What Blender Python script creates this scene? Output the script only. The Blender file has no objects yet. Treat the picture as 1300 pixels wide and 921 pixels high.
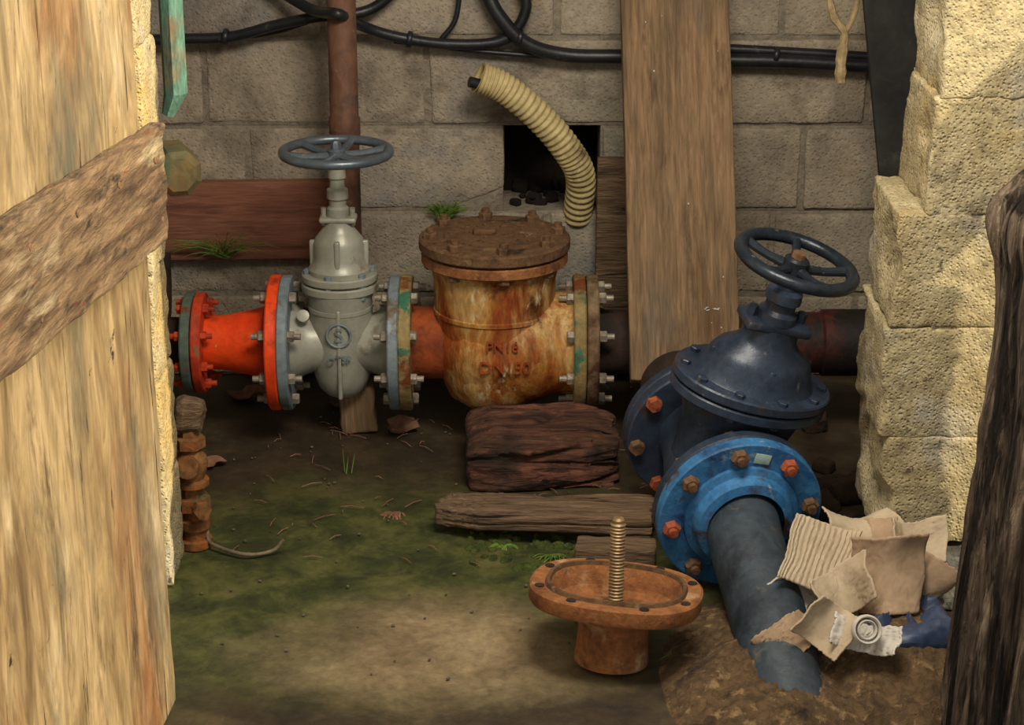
import bpy, bmesh, math, random
from math import pi, sin, cos, radians
from mathutils import Vector, Matrix, noise
random.seed(7)
sc = bpy.context.scene
sc.view_settings.view_transform = 'Standard'

# ------------------------------------------------------------ camera calibration
CAM = Vector((0, -4.15, 1.68)); TH = radians(20); F = 2600.0
def ray(u, v):
    a = (u-650)/F; b = (460.5-v)/F
    return Vector((a, cos(TH)+b*sin(TH), -sin(TH)+b*cos(TH)))
def PY(u, v, y):
    r = ray(u, v); return CAM + r*((y-CAM.y)/r.y)
def PZ(u, v, z=0.0):
    r = ray(u, v); return CAM + r*((z-CAM.z)/r.z)

cd = bpy.data.cameras.new('camera'); cam = bpy.data.objects.new('camera', cd)
sc.collection.objects.link(cam); sc.camera = cam
cam.location = CAM; cam.rotation_euler = (radians(70), 0, 0)
cd.sensor_width = 36; cd.lens = 72

# ------------------------------------------------------------ materials
def C(h):
    h = h.lstrip('#'); o = []
    for i in (0, 2, 4):
        c = int(h[i:i+2], 16)/255
        o.append(c/12.92 if c <= .04045 else ((c+.055)/1.055)**2.4)
    return (*o, 1)

def mat(name, cols, scale=6, rough=.75, metal=0, bump=.3, bscale=60, stretch=(1, 1, 1),
        over=(), fine=.25, dist=.6, pits=0, bdist=.004, detail=8, gain=1.0, pstr=.5):
    m = bpy.data.materials.new(name); m.use_nodes = True
    nt = m.node_tree; N = nt.nodes; L = nt.links
    b = N['Principled BSDF']
    def CG(c):
        if not isinstance(c, str): return c
        q = C(c); return (q[0]*gain, q[1]*gain, q[2]*gain, 1)
    tc = N.new('ShaderNodeTexCoord')
    mp = N.new('ShaderNodeMapping'); mp.inputs['Scale'].default_value = stretch
    L.new(tc.outputs['Object'], mp.inputs['Vector'])
    def nz(s, vec=None, d=detail, di=dist, r=.6):
        n = N.new('ShaderNodeTexNoise'); n.inputs['Scale'].default_value = s
        n.inputs['Detail'].default_value = d; n.inputs['Distortion'].default_value = di
        n.inputs['Roughness'].default_value = r
        L.new(vec or mp.outputs['Vector'], n.inputs['Vector']); return n.outputs['Fac']
    def ramp(fac, cs):
        r = N.new('ShaderNodeValToRGB'); L.new(fac, r.inputs['Fac'])
        e = r.color_ramp.elements
        while len(e) < len(cs): e.new(.5)
        for i, (p, c) in enumerate(cs):
            e[i].position = p; e[i].color = CG(c)
        return r.outputs['Color']
    def mix(fac, a, bb, mode='MIX'):
        x = N.new('ShaderNodeMix'); x.data_type = 'RGBA'; x.blend_type = mode
        if isinstance(fac, float): x.inputs[0].default_value = fac
        else: L.new(fac, x.inputs[0])
        for sock, val in ((x.inputs[6], a), (x.inputs[7], bb)):
            if isinstance(val, tuple): sock.default_value = val
            else: L.new(val, sock)
        return x.outputs[2]
    n = len(cols)
    if n == 1: cols = [(.3, cols[0]), (.7, cols[0])]
    elif isinstance(cols[0], str):
        cols = [(.3+.4*i/(n-1), c) for i, c in enumerate(cols)]
    col = ramp(nz(scale), cols)
    for o in over:
        oc, os_, lo, hi = o[:4]
        m2 = N.new('ShaderNodeMapping')
        m2.inputs['Scale'].default_value = o[4] if len(o) > 4 else (1, 1, 1)
        m2.inputs['Location'].default_value = (random.random()*9, random.random()*9, 3)
        L.new(tc.outputs['Object'], m2.inputs['Vector'])
        k = ramp(nz(os_, m2.outputs['Vector'], 7, .3, .65), [(lo, (0, 0, 0, 1)), (hi, (1, 1, 1, 1))])
        col = mix(k, col, CG(oc))
    f = nz(bscale)
    if fine:
        k = ramp(f, [(.25, (1-fine*1.6,)*3+(1,)), (.75, (1+fine*.6,)*3+(1,))])
        col = mix(1.0, col, k, 'MULTIPLY')
    L.new(col, b.inputs['Base Color'])
    b.inputs['Roughness'].default_value = rough; b.inputs['Metallic'].default_value = metal
    b.inputs['Specular IOR Level'].default_value = .35
    bp = N.new('ShaderNodeBump'); bp.inputs['Strength'].default_value = bump
    bp.inputs['Distance'].default_value = bdist
    L.new(f, bp.inputs['Height']); last = bp
    if pits:
        vo = N.new('ShaderNodeTexVoronoi'); vo.inputs['Scale'].default_value = pits
        L.new(tc.outputs['Object'], vo.inputs['Vector'])
        r = ramp(vo.outputs['Distance'], [(.1, (0, 0, 0, 1)), (.45, (1, 1, 1, 1))])
        b2 = N.new('ShaderNodeBump'); b2.inputs['Strength'].default_value = pstr; b2.inputs['Distance'].default_value = .004
        L.new(r, b2.inputs['Height']); L.new(bp.outputs['Normal'], b2.inputs['Normal']); last = b2
    L.new(last.outputs['Normal'], b.inputs['Normal'])
    return m

RUST = '#7a3f1c'; DRUST = '#4a2a18'
m_silver = mat('silver_paint', ['#87877a', '#a3a294', '#928f82'], 5, .38, .15, .12, 90, fine=.08, over=[('#6e5a3c', 11, .6, .7), ('#7a7460', 4, .56, .7)], gain=.92)
m_silver_fl = mat('grey_flange_paint', ['#6a7882', '#87949a', '#78848a'], 6, .5, .1, .2, 60, over=[('#6b5a44', 14, .58, .68)], gain=.85)
m_wheel = mat('steel_blue_paint', ['#4b545c', '#69737b', '#57616a'], 8, .33, .45, .15, 80, fine=.15, over=[('#8b8a84', 30, .62, .68)], gain=1.0)
m_orange = mat('orange_paint', ['#e6390c', '#f4501a', '#dd3a10'], 7, .45, 0, .25, 60, fine=.15, over=[('#a02c10', 12, .56, .68), ('#d8a06a', 38, .68, .72), ('#6a3018', 9, .64, .72)], gain=.92)
m_redfl = mat('red_flange_paint', ['#b3301a', '#e04a22', '#8e2c1a'], 12, .6, 0, .4, 60, over=[('#8a7a58', 16, .6, .66)], gain=.75)
m_grnfl = mat('green_flange_paint', ['#3f4f48', '#5d6f62', '#39413a'], 12, .7, 0, .4, 50, over=[(RUST, 10, .56, .64)], gain=.85)
m_olive = mat('weathered_flange', ['#6b5a38', '#a8925e', '#7d6a44'], 9, .75, 0, .5, 60, over=[('#3a7258', 14, .54, .6), (RUST, 9, .52, .6)], gain=.8)
m_olive2 = mat('weathered_flange_rust', ['#5e4a34', '#8f7a5a', '#6a4a30'], 9, .8, 0, .6, 60, over=[('#3a7258', 10, .6, .65), (DRUST, 9, .48, .6)], gain=.8)
m_check = mat('rust_streaked_ochre', [(.28, '#6a3012'), (.38, '#9c501c'), (.46, '#ac7434'), (.54, '#c8a266'), (.64, '#b48444'), (.74, '#8a481a')], 5, .6, 0, .5, 55,
              stretch=(2.2, 2.2, .8), fine=.34, over=[('#8a3c12', 5, .48, .61, (2.5, 2.5, .7)), ('#54280f', 13, .55, .68), ('#d8c498', 9, .60, .67, (2, 2, 1))], gain=.95)
m_neck = mat('deep_rust', ['#6d2d10', '#a04a1c', '#7d3a18'], 9, .8, 0, .5, 60, over=[('#4a2313', 8, .55, .7)], gain=.9)
m_lid = mat('dark_rust_lid', ['#4c3320', '#6f5236', '#5a3c24'], 14, .9, 0, .8, 90, over=[('#8c7354', 30, .58, .7), ('#2c2018', 9, .56, .68)], gain=.9)
m_bonrust = mat('orange_rust', ['#6a4022', '#a0683c', '#80522e'], 10, .88, 0, .7, 80, over=[('#b8966e', 14, .55, .67), ('#4a2a18', 8, .53, .66)], gain=.9)
m_boltr = mat('rusty_bolt', ['#4a3424', '#7c5c40', '#5c4430'], 30, .8, .2, .5, 120, gain=.9)
m_boltg = mat('galvanised_bolt', ['#8a7f70', '#a59a88', '#6e6254'], 30, .55, .4, .4, 120, gain=.9)
m_boltred = mat('rust_red_bolt', ['#8a3a20', '#b05a38', '#5c3020'], 30, .75, 0, .4, 120, gain=.85)
m_navy = mat('navy_paint', ['#232d3c', '#3a475a', '#2a3547'], 5, .36, .1, .25, 70, over=[('#6b6a66', 35, .64, .68), ('#4d4036', 10, .58, .7), ('#4c5a6c', 7, .6, .7)], gain=.76)
m_wheel2 = mat('black_blue_paint', ['#1f252d', '#323b45', '#272e36'], 8, .3, .3, .2, 80, over=[('#777772', 40, .65, .68)], gain=.75)
m_blue = mat('bright_blue_paint', ['#265c92', '#4280b4', '#306ca2'], 8, .45, 0, .4, 60, over=[('#8aa0ac', 22, .6, .66), ('#4a3c30', 12, .56, .65), ('#1f3c64', 6, .54, .66)], gain=.88)
m_slate = mat('slate_pipe', ['#303a44', '#46525c', '#2c343c'], 7, .5, 0, .25, 60, over=[('#6c6a60', 14, .6, .7), ('#202830', 5, .55, .68)], gain=.72)
m_darkpipe = mat('dark_pipe', ['#241a14', '#3c2a20', '#1c1612'], 8, .8, 0, .4, 60, gain=.8)
m_redpipe = mat('red_black_pipe', ['#2c1a16', '#702418', '#3a1c16'], 9, .7, 0, .4, 60, over=[('#201612', 6, .42, .54)], gain=.65)
m_vpipe = mat('rusty_brown_pipe', ['#4c3226', '#6e4c3a', '#5a3d2e'], 7, .7, .1, .45, 60, stretch=(1, 1, .5), over=[('#7c6656', 30, .64, .7), ('#3c3434', 6, .56, .68)])
m_black = mat('black_rubber', ['#16171b', '#26282c'], 20, .4, 0, .15, 90, over=[('#5a544a', 20, .64, .72)])
m_hose = mat('cream_plastic', ['#9c8c5c', '#c4b280', '#a89864'], 12, .6, 0, .2, 80, fine=.15, over=[('#5c4c34', 8, .58, .74)], gain=.98)
m_block = mat('grey_block', [(.25, '#6e6456'), (.42, '#8c8170'), (.55, '#a09482'), (.7, '#85806f')], 2.2, .95, 0, .55, 90, fine=.2, over=[('#b0a28a', 1.8, .55, .7), ('#666c74', 1.3, .52, .66), ('#4c4438', 3.2, .58, .74), ('#8a7048', 2.3, .6, .75)], pits=120, bdist=.004)
m_mortar = mat('mortar', ['#7a7062', '#948a78'], 10, .95, 0, .9, 60, bdist=.008)
m_pblock = mat('sandy_block', [(.25, '#8a7c5a'), (.42, '#b0a078'), (.58, '#c2b48c'), (.75, '#a0967a')], 6, .95, 0, .8, 120, fine=.3, over=[('#7c7054', 9, .58, .7), ('#b8b2a2', 6, .54, .7), ('#6a6250', 34, .62, .68), ('#c8aa68', 3, .55, .7)], pits=150, pstr=.6, bdist=.004, gain=.88)
m_foot = mat('grey_footing', ['#6b6a66', '#8a8882'], 8, .95, 0, 1, 50, pits=60, gain=.7)
m_soil = mat('soil_dark', ['#1c150e', '#3a2c1c', '#2a2014'], 8, 1, 0, 1, 50, bdist=.01)
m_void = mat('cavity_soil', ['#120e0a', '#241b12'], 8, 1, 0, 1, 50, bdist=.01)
m_mound = mat('soil_light', ['#3a2e20', '#6a543a', '#503f2a'], 14, 1, 0, 1, 60, fine=.4, bdist=.010, over=[('#947a54', 30, .56, .64), ('#241c12', 11, .56, .66)], gain=.95)
m_door = mat('door_wood', [(.25, '#604c32'), (.38, '#806a48'), (.5, '#96805a'), (.62, '#a6906a'), (.75, '#866e4c')], 2.6, .8, 0, .6, 9, stretch=(3.2, 6, .8), fine=.34, dist=1.8,
             over=[('#7a4c28', 1.8, .52, .69, (2.0, 4, .7)), ('#463424', 6, .57, .68, (2.4, 4, .5)), ('#b8a888', 3, .57, .69, (2, 4, .5)), ('#33281e', 24, .66, .70, (.6, 1, .8)), ('#605a48', 1.4, .54, .68, (2, 4, .9)), ('#32261a', 9, .62, .66, (4, 4, .3))], gain=.86)
m_batten = mat('batten_wood', [(.25, '#3e2c1c'), (.42, '#604a34'), (.55, '#80684c'), (.72, '#503c2a')], 3, .88, 0, 1, 20, stretch=(1.2, 8, 9), fine=.4, over=[('#84441f', 9, .64, .69, (2, 2, 5)), ('#2c2118', 5, .55, .67, (1.5, 3, 6)), ('#9a8a6c', 4, .55, .68, (1, 3, 5)), ('#d8d4cc', 12, .74, .76, (2, 2, 2))], gain=.92)
m_plank = mat('plank_wood', [(.28, '#62503c'), (.45, '#80684c'), (.6, '#957858'), (.75, '#705840')], 2.5, .85, 0, .8, 12, stretch=(14, 8, 1.1), fine=.34, over=[('#443426', 5, .57, .70, (3, 3, .8)), ('#6c6256', 3, .54, .7, (2, 2, .7)), ('#6a4828', 2, .54, .72, (3, 3, .8))], gain=.9)
m_redboard = mat('red_brown_board', ['#5e3a2a', '#8a5a46', '#6d4636'], 3, .85, 0, .6, 10, stretch=(1.2, 8, 12), fine=.28, over=[('#9a7460', 3, .56, .7, (.6, 3, 4))])
m_log = mat('charred_log', [(.28, '#241812'), (.45, '#4c3224'), (.58, '#6e4836'), (.75, '#3c281e')], 5, .95, 0, 1, 16, stretch=(1.0, 5, 6), fine=.45, bdist=.014, over=[('#8a5844', 4, .53, .66, (1, 2, 4)), ('#17100b', 6, .57, .64, (.8, 4, 6)), ('#2c2620', 4, .54, .66)], gain=.9)
m_split = mat('split_wood', ['#46382c', '#80684f', '#5e4a38'], 4, .95, 0, 1, 16, stretch=(1.0, 9, 9), fine=.36, bdist=.01, over=[('#2c2018', 5, .6, .68, (1, 5, 5))])
m_post = mat('weathered_post', [(.28, '#231b14'), (.42, '#54463a'), (.55, '#84725e'), (.7, '#625242')], 5, .95, 0, 1, 24, stretch=(4.5, 4.5, .55), fine=.5, bdist=.024, over=[('#241b14', 6, .52, .60, (3.5, 3.5, .35)), ('#a8967a', 8, .58, .67, (4, 4, .45))], gain=1.12)
m_card = mat('cardboard', ['#8a7054', '#b0967a', '#9c8264'], 7, .9, 0, .2, 50, fine=.14, over=[('#6a543c', 6, .62, .74)], gain=.95)
m_card2 = mat('pale_cardboard', ['#b4a084', '#cdbca0'], 7, .9, 0, .2, 50, fine=.1, over=[('#8c7660', 7, .62, .76)], gain=.9)
m_paper = mat('white_paper', ['#b8b2a8', '#d8d2c6'], 9, .8, 0, .2, 60, fine=.1, gain=.9)
m_cloth = mat('blue_plastic', ['#2a3450', '#4a5a78'], 9, .4, 0, .3, 70)
m_brass = mat('rusted_fitting', ['#4a321e', '#8a5e34', '#5e4028'], 14, .75, .1, .6, 60, fine=.35, over=[('#4a5c3c', 12, .62, .7), ('#9c5626', 9, .55, .66)])
m_greenp = mat('green_painted_wood', ['#4c7668', '#6a9482', '#426458'], 6, .7, 0, .5, 30, stretch=(4, 4, 1), fine=.35, over=[('#8a7a5c', 9, .58, .7)], gain=.8)
m_octo = mat('green_brown', ['#5c5a3c', '#7c6a42', '#4c6048'], 9, .8, 0, .6, 40, over=[('#8a5a30', 8, .54, .66)], gain=.8)
m_darkslab = mat('dark_board', ['#1c1c1c', '#34322e'], 5, .8, 0, .5, 30, over=[('#4c4a44', 7, .58, .72)])
m_rope = mat('rag_fibre', ['#a08a64', '#c0aa80'], 30, .95, 0, .6, 90)
m_strap = mat('dull_strap', ['#6a5c48', '#8c7c64'], 30, .7, .2, .3, 90)
m_grass = mat('grass', ['#4c6a24', '#7a9440'], 9, .7, 0, .1, 50)
m_moss = mat('moss', ['#2e3814', '#566426'], 20, .95, 0, 1, 120, bdist=.01)
m_dry = mat('dry_leaf', ['#6e4a34', '#a07860'], 12, .8, 0, .4, 60)
m_pebble = mat('pebbles', ['#4c4436', '#746a58'], 20, .9, 0, .5, 60)
m_label = mat('paper_label', ['#8fb0a8', '#b8ccc0'], 40, .7, 0, .1)
m_roof = mat('roof_board', ['#5c4c3c', '#7c6c58'], 4, .9, 0, .5, 20, stretch=(8, 1, 1))
m_white = mat('white_specks', ['#b4b4b0', '#c8c8c4'], 9, .8)

# floor material
def floor_mat():
    m = bpy.data.materials.new('floor_earth'); m.use_nodes = True
    nt = m.node_tree; N = nt.nodes; L = nt.links; b = N['Principled BSDF']
    tc = N.new('ShaderNodeTexCoord')
    def nz(s, d=8, r=.62, di=.4):
        n = N.new('ShaderNodeTexNoise'); n.inputs['Scale'].default_value = s; n.inputs['Detail'].default_value = d
        n.inputs['Roughness'].default_value = r; n.inputs['Distortion'].default_value = di
        L.new(tc.outputs['Object'], n.inputs['Vector']); return n
    def ramp(fac, cs):
        r = N.new('ShaderNodeValToRGB'); L.new(fac, r.inputs['Fac']); e = r.color_ramp.elements
        while len(e) < len(cs): e.new(.5)
        for i, (p, c) in enumerate(cs): e[i].position = p; e[i].color = C(c) if isinstance(c, str) else c
        return r.outputs['Color']
    def mix(f, a, c, mode='MIX'):
        x = N.new('ShaderNodeMix'); x.data_type = 'RGBA'; x.blend_type = mode
        if isinstance(f, float): x.inputs[0].default_value = f
        else: L.new(f, x.inputs[0])
        L.new(a, x.inputs[6]); L.new(c, x.inputs[7]); return x.outputs[2]
    def dmask(cx, cy, sx, sy, r0, r1, k=.35):
        n = nz(4.5)
        s = N.new('ShaderNodeVectorMath'); s.operation = 'SCALE'; s.inputs['Scale'].default_value = k
        L.new(n.outputs['Color'], s.inputs[0])
        a = N.new('ShaderNodeVectorMath'); a.operation = 'ADD'
        L.new(tc.outputs['Object'], a.inputs[0]); L.new(s.outputs[0], a.inputs[1])
        mu = N.new('ShaderNodeVectorMath'); mu.operation = 'MULTIPLY'; mu.inputs[1].default_value = (sx, sy, 0)
        L.new(a.outputs[0], mu.inputs[0])
        d = N.new('ShaderNodeVectorMath'); d.operation = 'DISTANCE'
        d.inputs[1].default_value = ((cx+k*.5)*sx, (cy+k*.5)*sy, 0)
        L.new(mu.outputs[0], d.inputs[0])
        mr = N.new('ShaderNodeMapRange'); mr.inputs['From Min'].default_value = r0; mr.inputs['From Max'].default_value = r1
        mr.inputs['To Min'].default_value = 1; mr.inputs['To Max'].default_value = 0
        L.new(d.outputs['Value'], mr.inputs['Value']); return mr.outputs['Result']
    soil = ramp(nz(7).outputs['Fac'], [(.3, '#221a10'), (.5, '#382d1c'), (.7, '#4e402a')])
    green = ramp(nz(9, 10, .68).outputs['Fac'], [(.32, '#20240c'), (.46, '#363c18'), (.58, '#505226'), (.72, '#625a34')])
    beige = ramp(nz(6, 10, .68).outputs['Fac'], [(.3, '#5c4e36'), (.5, '#857254'), (.68, '#9c8a68')])
    gm = dmask(-.28, -.72, .70, 1, .34, .56)
    bm = dmask(-.12, -.99, .82, 1.2, .10, .32, .42)
    c = mix(gm, soil, green)
    c = mix(bm, c, beige)
    f = nz(45, 10, .7)
    k = ramp(f.outputs['Fac'], [(.3, (.6, .6, .6, 1)), (.65, (1.12, 1.12, 1.12, 1))])
    c = mix(1.0, c, k, 'MULTIPLY')
    L.new(c, b.inputs['Base Color']); b.inputs['Roughness'].default_value = .62
    bp = N.new('ShaderNodeBump'); bp.inputs['Strength'].default_value = .6; bp.inputs['Distance'].default_value = .004
    L.new(f.outputs['Fac'], bp.inputs['Height']); L.new(bp.outputs['Normal'], b.inputs['Normal'])
    return m
m_floor = floor_mat()

# ------------------------------------------------------------ geometry helpers
I4 = Matrix.Identity(4)
RX = Matrix.Rotation(pi/2, 4, 'Y')        # local z -> world x
T = Matrix.Translation
def S(x, y, z): return Matrix.Diagonal((x, y, z, 1))
def R(a, ax): return Matrix.Rotation(radians(a), 4, ax)
def frame(o, z, x=None):
    z = Vector(z).normalized()
    x = Vector(x) if x is not None else (Vector((1, 0, 0)) if abs(z.x) < .9 else Vector((0, 1, 0)))
    x = (x - z*x.dot(z)).normalized(); y = z.cross(x)
    m = Matrix((x, y, z)).transposed().to_4x4(); m.translation = Vector(o); return m
def catmull(p, n=10):
    p = [Vector(q) for q in p]; p = [p[0]*2-p[1]] + p + [p[-1]*2-p[-2]]; o = []
    for i in range(1, len(p)-2):
        for k in range(n):
            t = k/n; a, b, c, d = p[i-1:i+3]
            o.append(.5*((2*b)+(c-a)*t+(2*a-5*b+4*c-d)*t*t+(3*b-a-3*c+d)*t**3))
    o.append(p[-2]); return o

class G:
    def __init__(s): s.v = []; s.f = []
    def add(s, vs, fs, M=I4):
        o = len(s.v); s.v += [M @ Vector(q) for q in vs]; s.f += [tuple(i+o for i in f) for f in fs]; return s
    def lathe(s, prof, M=I4, seg=48, ph=0.0, closed=False):
        vs = []; fs = []; rings = []
        for r, z in prof:
            if r < 1e-6: rings.append([len(vs)]); vs.append((0, 0, z))
            else:
                rings.append(list(range(len(vs), len(vs)+seg)))
                vs += [(r*cos(2*pi*k/seg+ph), r*sin(2*pi*k/seg+ph), z) for k in range(seg)]
        pr = list(zip(rings, rings[1:]))
        if closed: pr.append((rings[-1], rings[0]))
        for a, b in pr:
            if len(a) == 1 and len(b) == 1: continue
            for k in range(seg):
                k2 = (k+1) % seg
                if len(a) == 1: fs.append((a[0], b[k], b[k2]))
                elif len(b) == 1: fs.append((a[k], b[0], a[k2]))
                else: fs.append((a[k], b[k], b[k2], a[k2]))
        return s.add(vs, fs, M)
    def torus(s, R_, r, M=I4, flat=1.0, seg=64):
        return s.lathe([(R_+r*cos(2*pi*k/14), r*flat*sin(2*pi*k/14)) for k in range(14)], M, seg, closed=True)
    def disc(s, r, t, M=I4, seg=56, ch=.003):
        return s.lathe([(0, 0), (r-ch, 0), (r, ch), (r, t-ch), (r-ch, t), (0, t)], M, seg)
    def hexh(s, pos, d, r, h):
        M = frame(pos, d) @ R(random.uniform(0, 60), 'Z')
        return s.lathe([(0, -.002), (r, -.002), (r, h*.85), (r*.86, h), (0, h)], M, 6)
    def bolts_x(s, x0, x1, pcd, n, r=.011, ph=0.2, h=.012, M=I4):
        for k in range(n):
            a = 2*pi*k/n+ph; y = pcd*cos(a); z = pcd*sin(a)
            for x, d in ((x0, -1), (x1, 1)):
                X = T((x, y, z))
                s.lathe([(0, 0), (r, 0), (r, h*.85), (r*.86, h), (0, h)], M @ X @ (RX if d > 0 else RX @ R(180, 'X')) @ R(random.uniform(0, 60), 'Z'), 6)
                if random.random() < .7:
                    s.lathe([(0, 0), (r*.55, 0), (r*.55, h*2), (0, h*2)], M @ X @ (RX if d > 0 else RX @ R(180, 'X')), 10)
        return s
    def tube(s, pts, rad, seg=16, cap=True, M=I4):
        pts = [Vector(p) for p in pts]; n = len(pts)
        if not isinstance(rad, (list, tuple)): rad = [rad]*n
        vs = []; fs = []; t0 = (pts[1]-pts[0]).normalized()
        x = t0.orthogonal().normalized()
        for i, p in enumerate(pts):
            t = (pts[min(i+1, n-1)]-pts[max(i-1, 0)]).normalized()
            x = (x-t*x.dot(t)).normalized(); y = t.cross(x)
            vs += [p+rad[i]*(x*cos(2*pi*k/seg)+y*sin(2*pi*k/seg)) for k in range(seg)]
        for i in range(n-1):
            for k in range(seg):
                k2 = (k+1) % seg
                fs.append((i*seg+k, i*seg+k2, (i+1)*seg+k2, (i+1)*seg+k))
        if cap: fs.append(tuple(range(seg))[::-1]); fs.append(tuple((n-1)*seg+k for k in range(seg)))
        return s.add(vs, fs, M)
    def box(s, size, M=I4, r=.003, n=(1, 1, 1), amp=0, freq=20, st=(1, 1, 1), seed=None, fn=None):
        h = [q/2 for q in size]; r = min(r, min(h)*.9)
        ax = []
        for i in range(3):
            inn = [-(h[i]-r)+2*(h[i]-r)*k/n[i] for k in range(n[i]+1)]
            ax.append([-h[i], -(h[i]-.3*r)]+inn+[h[i]-.3*r, h[i]])
        vs = []; key = {}; fs = []
        def idx(p):
            k = tuple(round(c, 6) for c in p)
            if k not in key: key[k] = len(vs); vs.append(Vector(p))
            return key[k]
        for a in range(3):
            b, c = (a+1) % 3, (a+2) % 3
            for sg in (-1, 1):
                for i in range(len(ax[b])-1):
                    for j in range(len(ax[c])-1):
                        q = []
                        for (ii, jj) in ((i, j), (i+1, j), (i+1, j+1), (i, j+1)):
                            p = [0, 0, 0]; p[a] = sg*h[a]; p[b] = ax[b][ii]; p[c] = ax[c][jj]; q.append(idx(p))
                        fs.append(tuple(q if sg > 0 else q[::-1]))
        sd = Vector((random.random()*50,)*3) if seed is None else Vector((seed,)*3)
        out = []
        for p in vs:
            q = Vector([max(-(h[i]-r), min(h[i]-r, p[i])) for i in range(3)])
            d = p-q
            if d.length > 1e-9: p = q+d.normalized()*r
            if amp:
                w = Vector((p.x*st[0], p.y*st[1], p.z*st[2]))
                p = p+noise.noise_vector(w*freq+sd)*amp+noise.noise_vector(w*freq*3+sd)*amp*.4
            if fn: p = fn(p)
            out.append(p)
        return s.add(out, fs, M)
    def build(s, name, m, parent=None, smooth=35, loc=None):
        me = bpy.data.meshes.new(name); me.from_pydata([tuple(q) for q in s.v], [], s.f)
        bm = bmesh.new(); bm.from_mesh(me); bmesh.ops.recalc_face_normals(bm, faces=bm.faces); bm.to_mesh(me); bm.free()
        me.materials.append(m)
        if smooth:
            me.polygons.foreach_set('use_smooth', [True]*len(me.polygons)); me.set_sharp_from_angle(angle=radians(smooth))
        o = bpy.data.objects.new(name, me); sc.collection.objects.link(o)
        if parent: o.parent = parent
        return o
def empty(name, M=I4):
    e = bpy.data.objects.new(name, None); e.empty_display_size = .05; sc.collection.objects.link(e); e.matrix_world = M; return e

# ------------------------------------------------------------ floor
g = G(); nx, ny = 150, 220; x0, x1, y0, y1 = -2.2, 2.6, -3.9, .62
vs = []; fs = []
for j in range(ny+1):
    for i in range(nx+1):
        x = x0+(x1-x0)*i/nx; y = y0+(y1-y0)*j/ny
        vs.append((x, y, .003*noise.noise(Vector((x*5, y*5, 0)))+.0012*noise.noise(Vector((x*22, y*22, 3)))-.003))
for j in range(ny):
    for i in range(nx):
        a = j*(nx+1)+i; fs.append((a, a+1, a+nx+2, a+nx+1))
g.add(vs, fs).build('floor', m_floor, smooth=80)

# ------------------------------------------------------------ back wall
WY = .38; WH = 2.0
wb = empty('wall_back')
g = G()
rows = [(0, .2, [-1.1, -.75, -.22, .3, .8, 1.1]), (.2, .4, [-1.1, -.45, .08, .6, 1.1]), (.4, .6, [-1.1, -.6, -.012, None, .2, .66, 1.1]),
        (.6, .8, [-1.1, -.69, -.19, .31, .8, 1.1]), (.8, 1.0, [-1.1, -.42, .1, .6, 1.1]), (1.0, 1.2, [-1.1, -.7, -.2, .3, .8, 1.1]), (1.2, 1.4, [-1.1, -.4, .1, .6, 1.1])]
rows += [(1.4, 1.6, [-1.1, -.7, -.2, .3, .8, 1.1]), (1.6, 1.8, [-1.1, -.4, .1, .6, 1.1]), (1.8, 2.0, [-1.1, -.7, -.2, .3, .8, 1.1])]
for z0, z1, xs in rows:
    for a, b in zip(xs, xs[1:]):
        if a is None: continue
        if b is None: continue
        w = b-a-.012; h = z1-z0-.012
        def chip(p, w=w, z0=z0, b=b):      # broken lower corner beside the hole
            if z0 == .4 and abs(b+.012) < 1e-6 and p.x > w/2-.13 and p.z < -.02:
                k = min(1, (p.x-(w/2-.13))/.13); p = Vector((p.x, p.y, p.z+.05*k*(1 if p.z < -.06 else .3)+.008*noise.noise(Vector((p.x*50, 0, 0)))))
            return p
        g.box((w, .2, h), T(((a+b)/2, WY+.1+random.uniform(-.004, .004), (z0+z1)/2)) @ R(random.uniform(-.4, .4), 'Y'), .007, (max(2, int(w/.02)), 2, 9), .0035, 14, fn=chip)
g.build('blocks', m_block, wb)
g = G()
g.box((2.2, .18, .4), T((0, WY+.096, .2)), .002)
g.box((2.2, .18, 1.4), T((0, WY+.096, 1.3)), .002)
g.box((1.09, .18, .2), T((-.565, WY+.096, .5)), .002)
g.box((.9, .18, .2), T((.65, WY+.096, .5)), .002)
g.build('mortar', m_mortar, wb)
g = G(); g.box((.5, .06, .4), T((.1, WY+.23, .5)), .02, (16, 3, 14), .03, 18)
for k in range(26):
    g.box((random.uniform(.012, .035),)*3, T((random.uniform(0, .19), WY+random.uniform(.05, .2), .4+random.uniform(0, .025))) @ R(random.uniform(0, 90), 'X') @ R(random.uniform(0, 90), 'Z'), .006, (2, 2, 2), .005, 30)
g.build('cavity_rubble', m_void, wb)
g = G(); g.box((.15, 1.3, WH), T((-1.12, -.0, WH/2)), .005, (1, 20, 20), .004, 9); g.build('wall_left', m_block)
g = G(); g.box((.15, 1.3, WH), T((1.12, -.0, WH/2)), .005, (1, 20, 20), .004, 9); g.build('wall_right', m_block)
g = G()
for k in range(9): g.box((.262, 1.45, .03), T((-1.08+.27*k, -.1, WH+.02)), .003)
g.build('ceiling', m_roof)

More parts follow.
